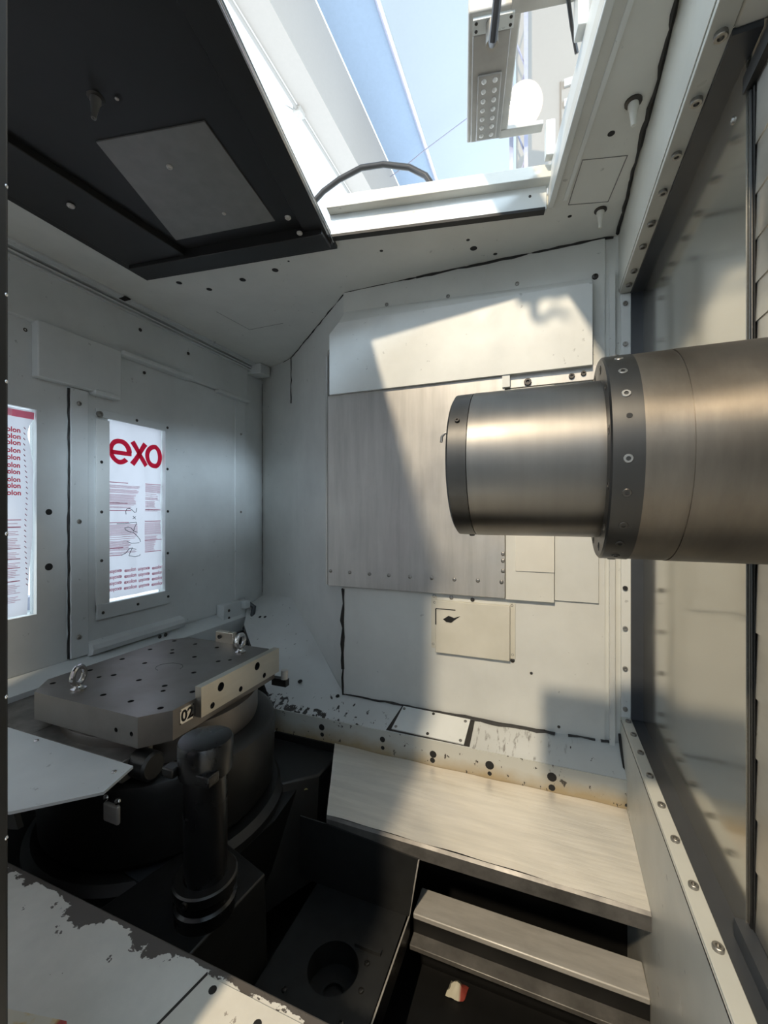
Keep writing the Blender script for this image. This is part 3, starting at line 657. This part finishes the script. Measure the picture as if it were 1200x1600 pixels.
# greasy table plate and pale corner sheet
gp = thing('greasy_plate','dark greasy steel plate under the left edge of the pallet','plate',(-1.25,1.0,-.66))
m = MB(); m.box(-1.574,-1.30,.705,1.36,-.655,-.602); m.box(-1.30,-.95,.705,.80,-.655,-.602); m.build('table_plate','greasy',gp, bevel=.003)
MB().lathe((-.955,.752,-.628),(1,0,0),[(0,.034),(.05,.034),(.056,.028)],24).build('rolled_end','cast',gp)
tag(MB().poly([(-1.57,.700),(-.905,.700),(-.880,.612),(-.996,.504),(-1.57,.30)],-.604,-.598).build('corner_sheet','tri',None),'pale grey-blue triangular sheet in front of the greasy plate','panel')
tri = [o for o in bpy.data.objects if o.name=='corner_sheet'][0]
for p in [(-1.24,.685),(-.925,.668)]: stud(tri,(*p,-.598),(0,0,1),.006,'chrome')
MB().prism([(-1.57,.31,-.604),(-.996,.51,-.604),(-.99,.515,-.64),(-1.57,.315,-.64)],[(-1.57,.32,-.604),(-.996,.52,-.604),(-.99,.525,-.64),(-1.57,.325,-.64)]).build('stiffener','pit',tri)

# ---- operator platform
pf = struct('trim_8', MB().box(-1.45,.221,-.30,.505,-.722,-.70), 'platform', 'white operator platform with paint worn off its inner edge', 'platform', bevel=.003)
MB().box(-1.45,.221,.490,.505,-1.36,-.722).build('front_skirt','pit',pf)
spl = thing('floor_plate','cream plate screwed onto the worn white platform','plate',(-.3,.2,-.70))
MB().poly([(-.474,.488),(-.02,.488),(-.02,-.10),(-.565,.215)] if False else [(-.474,.488),(-.02,.488),(-.02,-.10),(-.60,-.10)],-.70,-.6965).build('sheet','subplate',spl, bevel=.0008)
for p in [(-.452,.475),(-.47,.40),(-.365,.465),(-.25,.455)]: stud(spl,(*p,-.6965),(0,0,1),.006,'darkscrew','plug',name='countersunk_screw')
MB().poly([(-.479,.493),(-.474,.488),(-.60,-.10),(-.605,-.10)],-.70,-.6988).build('bare_edge','darkscrew',spl)
sill = tag(MB().prism([(-.70,.285,-.618),(-.611,.303,-.618),(-.526,.322,-.618),(-.50,.25,-.618),(-.70,.20,-.618)],[(-.70,.285,-.60),(-.611,.303,-.60),(-.526,.322,-.60),(-.50,.25,-.60),(-.70,.20,-.60)]).build('door_sill','sill',None),'yellow and red painted sill piece in the lower left corner','sill')

# ================================================================== COLUMN COVER (right)
cc = thing('column_cover','stainless way cover of the machine column with a smooth sheet and overlapping lamellae','cover',(.29,.8,-.65))
MB().box(.283,.290,.785,1.50,-.655,.69).build('side_sheet','sheet',cc)
MB().box(.2855,.290,.776,.784,-.625,.632).build('guide_rail','ring',cc, bevel=.002)
MB().box(.2885,.2895,.7715,.776,-.625,.632).build('dark_slot','seal',cc)
zs = [.640,.543,.469,.402,.338,.281,.19]
zl = [-.07,-.178,-.275,-.363,-.453,-.53,-.62]
for a, b in list(zip(zs, zs[1:]))+list(zip(zl, zl[1:])):
    MB().prism([(.2912,-.4,a+.004),(.2892,-.4,b),(.292,-.4,b-.001),(.296,-.4,a+.004)],[(.2912,.771,a+.004),(.2892,.771,b),(.292,.771,b-.001),(.296,.771,a+.004)]).build('lamella','lamella',cc)
MB().box(.281,.300,-.4,.790,.636,.662).build('cap_bar','black',cc,'black angle bar above the lamellae')
MB().box(.270,.300,-.4,.79,-.650,-.622).build('lower_rail','rubber',cc)
stud(cc,(.283,.83,.632),(-1,0,0),.006,'screw')
MB().box(.305,.33,-.4,1.50,-.66,.95).build('inner_wall','pit',cc)
bx = tag(MB().box(.2515,.303,.25,.739,.692,.95).build('junction_box','card',None,bevel=.004),'pale box hanging from the roof in the upper right corner','box')
MB().box(.30,.32,.68,.71,.672,.693).build('cable_gland','seal',bx)

# ================================================================== SPINDLE
YS, ZC = .62,.0688
sp_ = thing('spindle_head','horizontal steel machine spindle reaching in from the right','spindle',(.1,YS,ZC-.13))
O = (0,YS,ZC)
MB().lathe(O,(1,0,0),[(-.119,.05),(-.119,.097),(-.116,.1015),(-.0925,.102),(-.0925,.1005)],96).build('nose_ring','ring',sp_,'dark ring at the spindle nose')
MB().lathe(O,(1,0,0),[(-.0915,.1005),(-.0915,.1022),(.070,.1022)],96).build('nose_body','nose',sp_)
MB().lathe(O,(1,0,0),[(-.1185,.0),(-.1175,.048),(-.1175,.052)],48).build('nose_bore','oily',sp_)
fl = MB().lathe(O,(1,0,0),[(.064,.096),(.064,.127),(.066,.1295),(.0955,.130),(.0955,.12)],96).build('flange','ring',sp_,'dark bolted flange ring')
for a in (42,26,-6,-22,-40,-54,58,74,90,-70,-86):
    c, s_ = math.cos(math.radians(a)), math.sin(math.radians(a))
    stud(fl,(.080,YS-.1268*c,ZC+.1268*s_),(0,-c,s_),.0048,'screw' if a>-10 else 'darkscrew','bolt')
c, s_ = math.cos(math.radians(14)), math.sin(math.radians(14)); stud(fl,(.0815,YS-.1299*c,ZC+.1299*s_),(0,-c,s_),.0030,'hole','plug')
for a in range(0,360,30):
    c, s_ = math.cos(math.radians(a+10)), math.sin(math.radians(a+10)); stud(fl,(.068,YS-.115*c,ZC+.115*s_),(-1,0,0),.0058,'darkscrew','bolt')
MB().lathe(O,(1,0,0),[(.0955,.125),(.0955,.1292),(.1365,.1296)],96).build('quill_ring','quill',sp_)
MB().lathe(O,(1,0,0),[(.1365,.1285),(.138,.1285),(.138,.1300),(.34,.1305)],96).build('quill_body','quill',sp_)
MB().box(.292,.36,YS-.16,YS+.14,ZC-.135,ZC+.12).build('headstock_plate','pit',sp_)
stud(sp_,(-.105,YS-.102*math.cos(math.radians(28)),ZC+.102*math.sin(math.radians(28))),(0,-.88,.47),.0032,'darkscrew','bolt')
stud(sp_,(-.1,YS-.102*math.cos(math.radians(-88)),ZC-.102),(0,0,-1),.004,'ring','screw')
MB().tube([(-.115,.537,.103),(-.1225,.536,.103),(-.1262,.535,.0985),(-.1268,.534,.091)], .0018, 8).build('coolant_tube','screw',sp_,'small hooked pipe on the nose')

# ================================================================== WORK LIGHT ON THE OPENING
wlm = thing('work_light','grey LED work light on brackets over the roof opening, switched off','lamp',HT(.07,1.05,1.05))
MB(HT).box(.012,.122,.895,1.212,1.052,1.100).build('housing','lampbody',wlm, bevel=.004)
MB(HT).box(.022,.104,.935,1.205,1.046,1.053).build('face_plate','lens',wlm, bevel=.003)
MB(HT).box(.036,.092,1.02,1.198,1.041,1.047).build('lens','lens',wlm, bevel=.004)
for i in range(7):
    for a in (.051,.077):
        p = HT(a,1.034+i*.0245,1.0412); MB().lathe(p,(0,0,-1),[(0,.0062),(.002,.0058),(.0045,.003),(.005,0)],10).build('led','led',wlm)
MB(HT).box(.022,.108,.905,.934,1.045,1.053).build('gland_plate','bright',wlm)
for a in (.029,.101):
    for b in (.912,.927): stud(wlm,HT(a,b,1.045),(0,0,-1),.0035,'darkscrew')
MB(HT).cyl((.062,.918,1.048),(.062,.918,1.000),.013,n=14).build('cable_gland','screw',wlm)
MB().tube([HT(.062,.918,1.005),HT(.063,.905,.995),HT(.068,.86,1.02),HT(.075,.80,1.08),HT(.08,.7,1.12)], .009, 10).build('cable','cable',wlm)
MB(HT).box(.10,.245,.880,.915,1.050,1.092).build('bracket_arm','lampbody',wlm, bevel=.002)
MB(HT).box(.10,.215,1.185,1.212,1.050,1.062).build('bracket_arm','lampbody',wlm, bevel=.002)
MB(HT).box(.222,.245,1.185,1.210,.965,1.060).build('bracket_foot','bright',wlm, bevel=.002)
MB(HT).box(.225,.245,.880,.915,.965,1.052).build('bracket_foot','bright',wlm, bevel=.002)
MB().tube([HT(.21,.90,1.05),HT(.225,.93,1.02),HT(.24,.95,.98)], .004, 8).build('wire','cable',wlm)
ck = MB().tube([(-.80,1.25,1.03),(-.707,1.25,1.095),(-.646,1.25,1.118),(-.564,1.25,1.133),(-.485,1.25,1.12),(-.398,1.25,1.084),(-.345,1.25,1.042),(-.315,1.25,.99),(-.30,1.25,.95)], .0095, 10)
tag(ck.build('cable_loop','cable',None,smooth=60),'dark cable looping over the rear lip of the roof opening','cable')

# ================================================================== HALL BEYOND THE OPENING
roof = thing('hall_roof','pale sheet roof of the workshop hall seen through the opening','roof',(-2,6,6.0), kind='structure')
MB().box(-9,-2.55,-9,16,6.0,6.05).build('roof_panel','roofbright',roof)
MB().box(-2.50,-1.835,-9,16,6.0,6.05).build('roof_panel','roofblue',roof,'bluish translucent-looking roof panel beside the beam')
MB().box(-1.80,7,-9,16,6.0,6.05).build('roof_panel','roofwhite',roof)
MB().box(-1.845,-1.80,-3,16,5.975,6.05).build('joint_strip','led',roof)
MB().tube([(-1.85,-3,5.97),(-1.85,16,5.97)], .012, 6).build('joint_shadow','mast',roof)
M['concrete'] = plain('hall_concrete', (0.28, 0.28, 0.27), 0.6)
M['hallwall'] = plain('hall_wall_paint', (0.58, 0.58, 0.57), 0.6, 0, 0.05)
tag(MB().box(-9,7,-9,-.40,-1.56,-1.50).build('hall_floor','concrete',None),'grey concrete workshop floor in front of the machine','floor',kind='structure')
tag(MB().box(-9,7,-9.1,-9.0,-1.5,3.2).build('hall_wall','hallwall',None),'painted workshop wall behind the viewer','wall',kind='structure')
bm_ = tag(MB().box(-2.835,-2.515,-3,16,5.0,6.0).build('roof_beam','beam',None),'cream box beam under the hall roof','beam', kind='structure')
pp = thing('ceiling_pipe','thin white pipe with clamps along the hall beam','pipe',(-2.86,6,4.97))
MB().tube([(-2.86,-3,4.98),(-2.86,16,4.98)], .022, 8).build('pipe','cab',pp)
for y in (4.45,6.6):
    MB().box(-2.91,-2.81,y-.06,y+.06,4.94,5.02).build('pipe_clamp','lampbody',pp)
    MB().tube([(-2.95,y-.15,4.96),(-2.93,y-.05,5.0),(-2.88,y,4.98),(-2.90,y+.1,4.94),(-2.95,y+.16,4.97)], .008, 6).build('clamp_wire','lampbody',pp)
tag(MB().tube([(-2.5,6.75,5.8),(-2.2,6.62,5.78),(-1.84,6.45,5.78),(-1.1,6.15,5.78),(.6,5.6,5.8)], .009, 6).build('hall_wire','mast',None),'thin wire strung across under the hall roof','wire')
cab = thing('hall_cabinet','tall cream machine column standing in the hall behind the light','cabinet',(.6,3.4,-1.5))
MB().box(-.19,2.0,3.0,3.9,-1.5,5.9).build('body','cab',cab, bevel=.02)
for k in range(4): MB().box(.115,.215,2.97,3.0,2.40+.13*k,2.45+.13*k).build('vent_slat','lampbody',cab)
MB().box(.10,.23,2.985,3.0,2.34,2.86).build('vent_frame','cab',cab)
ms = thing('lattice_mast','grey lattice mast standing in the hall beside the cream column','mast',(-.16,2.8,-1.5))
for x in (-.205,-.115): MB().box(x-.012,x+.012,2.80,2.83,-1.5,5.5).build('upright','mast',ms)
for k in range(16):
    z = .6+k*.28; a, b = (-.205,-.115) if k%2 else (-.115,-.205)
    MB().tube([(a,2.815,z),(b,2.815,z+.28)], .006, 5).build('brace','mast',ms)
fl_ = thing('floodlight','glaring warm floodlight mounted on the lattice mast','lamp',(-.12,2.62,2.33))
m = MB()
d = Vector((0.05,-.73,-.68)).normalized(); c0 = Vector((-.123,2.62,2.43))
m.lathe(c0-d*.08,d,[(0,.05),(.06,.105),(.08,.11),(.08,.10)],24); m.build('housing','lampbody',fl_)
g = MB(); u = d.orthogonal().normalized(); w_ = d.cross(u)
for k in range(7):
    a = k*math.pi/3; r = 0 if k==6 else .058; p = c0+u*r*math.cos(a)+w_*r*math.sin(a)
    g = MB(); g.lathe(p-d*.004,d,[(0,.030),(.010,.030),(.018,.022),(.022,0)],14); g.build('lamp_cell','glow',fl_)
MB().box(-.13,-.11,2.68,2.799,2.44,2.47).build('arm','mast',fl_)

# ================================================================== PROTECTIVE FILMS ON THE WINDOWS
def wave(y, z): return .0030*math.sin(38*y+9*z)+.0018*math.sin(23*z+60*y)+.0012*math.sin(90*y-31*z)
def film(name, label, x, rows):        # rows: list of (z, y0, y1)
    m = MB(); vs = []; fs = []; n = 16
    for z,y0,y1 in rows:
        for i in range(n+1):
            y = y0+(y1-y0)*i/n; vs.append((x+wave(y,z),y,z))
    for j in range(len(rows)-1):
        for i in range(n): k = j*(n+1)+i; fs.append((k,k+1,k+n+2,k+n+1))
    m.add(vs, fs); return tag(m.build(name,'film',None,smooth=60), label, 'film')
FX2 = -1.668
rows = []
for j in range(41):
    z = .380-.738*j/40; e = .003*math.sin(z*40)+.002*math.sin(z*95)
    rows.append((z,1.172+e,1.431+.002*math.sin(z*60+1)))
f2 = film('protective_film','white protective film with big red letters in the framed window',FX2,rows)
def on_film(vs, x): return [(x+wave(y,z)+.0016,y,z) for y,z in vs]
def letters():
    m = MB()
    def arc(cy,cz,ry,rz,t,a0,a1,n=36):
        vs=[];fs=[]
        for i in range(n+1):
            a=math.radians(a0+(a1-a0)*i/n)
            vs += [(cy+ry*math.cos(a),cz+rz*math.sin(a)),(cy+(ry-t)*math.cos(a),cz+(rz-t)*math.sin(a))]
        for i in range(n): fs.append((2*i,2*i+2,2*i+3,2*i+1))
        m.add(on_film(vs,FX2),fs)
    def bar(p0,p1,t):
        n=8; d=Vector((p1[0]-p0[0],p1[1]-p0[1])).normalized(); o=Vector((-d.y,d.x))*t/2; vs=[];fs=[]
        for i in range(n+1):
            k=i/n; q_=Vector(p0).lerp(Vector(p1),k); vs+=[tuple(q_+o),tuple(q_-o)]
        for i in range(n): fs.append((2*i,2*i+2,2*i+3,2*i+1))
        m.add(on_film(vs,FX2),fs)
    arc(1.230,.254,.050,.054,.020,0,318); bar((1.190,.249),(1.279,.249),.018)
    bar((1.283,.304),(1.352,.206),.023); bar((1.350,.304),(1.283,.206),.023)
    arc(1.398,.254,.050,.054,.021,78,282); arc(1.398,.254,.036,.054,.021,-80,80)
    return m
letters().build('printed_letters','red',f2,'large red letters exo')
def lines(x, specs, name, mat, parent):
    m = MB()
    for y0,y1,z,h in specs:
        n = 5; vs=[];fs=[]
        for i in range(n+1):
            y=y0+(y1-y0)*i/n; vs+=[(y,z),(y,z+h)]
        for i in range(n): fs.append((2*i,2*i+2,2*i+3,2*i+1))
        m.add(on_film(vs,x),fs)
    return m.build(name,mat,parent,smooth=None)
rnd = random.Random(3); sp1=[];sp2=[]
heads=[(1.182,1.268,.120)]
for y0,y1,z0,z1 in [(1.182,1.318,.110,.014),(1.182,1.31,-.055,-.175),(1.345,1.428,.118,.0),(1.345,1.428,-.05,-.175)]:
    z=z0; w_=y1
    while z>z1:
        if rnd.random()<.16: w_=rnd.uniform(y0+(y1-y0)*.6,y1); z-=.004
        sp1.append((y0,min(y1,w_+rnd.uniform(-.006,.006)),z,.0022)); z-=.0043
for y0,y1,z in [(1.182,1.268,.122),(1.345,1.43,.124),(1.182,1.265,.036),(1.182,1.28,.005),(1.345,1.43,.008),(1.182,1.27,-.046),(1.345,1.43,-.043),(1.182,1.24,-.152),(1.182,1.238,-.182),(1.345,1.428,-.180),(1.345,1.43,-.128)]:
    sp2.append((y0,y1,z,.0032))
lines(FX2,sp1,'fine_print','faint',f2)['kind']='stuff'; lines(FX2,sp2,'rule_lines','pink',f2)['kind']='stuff'
m = MB()
for r in range(4):
    for c in range(4):
        vs,fs = text_geo('exolon',.026,'CENTER',.0008)
        y0 = 1.208+c*.067; z0 = -.262-.025*r-.003*c+.010
        if c%2==0: vs=[(-x,.012-y,0) for x,y,z in vs]
        m.add(on_film([(y0+v[0]*.80,z0+v[1]*.85) for v in vs],FX2),fs)
m.build('printed_words','pink',f2,'rows of small red words')
strokes = [[(1.257,-.01),(1.256,.003),(1.261,.014),(1.273,.015),(1.285,.008),(1.297,-.002),(1.305,0),(1.308,.017)],[(1.288,-.03),(1.303,-.02)],[(1.289,-.018),(1.302,-.031)],
 [(1.213,-.049),(1.253,-.049),(1.282,-.046),(1.306,-.045),(1.305,-.051),(1.297,-.067),(1.293,-.083)],[(1.293,-.09),(1.273,-.085),(1.252,-.076),(1.25,-.068),(1.267,-.065),(1.282,-.069),(1.293,-.083),(1.309,-.089)],
 [(1.293,-.09),(1.309,-.106),(1.322,-.121),(1.325,-.132)],[(1.26,-.125),(1.282,-.135),(1.3,-.136),(1.319,-.135)],
 [(1.233,-.182),(1.253,-.174),(1.273,-.156),(1.288,-.154),(1.276,-.17),(1.266,-.187),(1.3,-.195),(1.324,-.192),(1.325,-.186)],[(1.273,-.156),(1.306,-.163)]]
m = MB()
for s_ in strokes: m.tube([(FX2+wave(y,z)+.002,y,z) for y,z in s_],.0012,5)
m.build('pen_writing','ink',f2,'handwriting in dark pen')
FX1 = -1.664
def right_edge(z):
    K=[(.36,.913),(.325,.912),(.30,.900),(.263,.893),(.244,.901),(.145,.9105),(.0,.909),(-.10,.904),(-.177,.900),(-.30,.893),(-.37,.891)]
    for (a,p),(b,q_) in zip(K,K[1:]):
        if a>=z>=b: return p+(q_-p)*(a-z)/(a-b)
    return .893
rows = [(.352-.704*j/44,.63,right_edge(.352-.704*j/44)) for j in range(45)]
f1 = film('protective_film','white protective film with red lettering in the window beside the black post',FX1,rows)
lines(FX1,[(.64,.912,.322+.004*k,.0041) for k in range(6)],'tape_band','pinkband',f1)
m = MB()
for z in (.275,.253,.232,.206,.182,.156,.134,.108,.087,.063):
    vs,fs = text_geo('exolon',.030,'RIGHT',.0008); m.add(on_film([(.872+x*.75,z-.006+y*.8) for x,y,_ in vs],FX1),fs)
m.build('printed_words','red',f1,'column of small red words')
sp=[]; rnd=random.Random(9); z=-.04
while z>-.31:
    if rnd.random()<.2: z-=.008
    sp.append((.76,.868+rnd.uniform(-.012,.004),z,.0022)); z-=.0055
lines(FX1,sp,'fine_print','faint',f1)['kind']='stuff'
lines(FX1,[(.76,.871,z,.003) for z in (-.028,-.052,-.125,-.16,-.19,-.235)],'rule_lines','pink',f1)['kind']='stuff'
m = MB()
z=.29
while z>-.25:
    y=.886+.004*math.sin(z*20); m.tube([(FX1+wave(y,z)+.002,y-.002,z),(FX1+wave(y,z)+.002,y+.003,z-.006)],.0012,5); z-=.0185
m.build('edge_marks','pink',f1)
# rack seen outside through the bottom of the left window
ok_ = thing('outside_rail','grey rail outside behind the bottom of the left window','rail',(-2.2,1.15,-.50))
MB().box(-2.3,-2.2,.9,1.5,-.50,-.46).build('rail_bar','bright',ok_); MB().box(-2.32,-2.26,.9,1.5,-.48,-.40).build('dark_bar','mast',ok_)
for o in bpy.data.objects:
    if 'base' in o: del o['base']
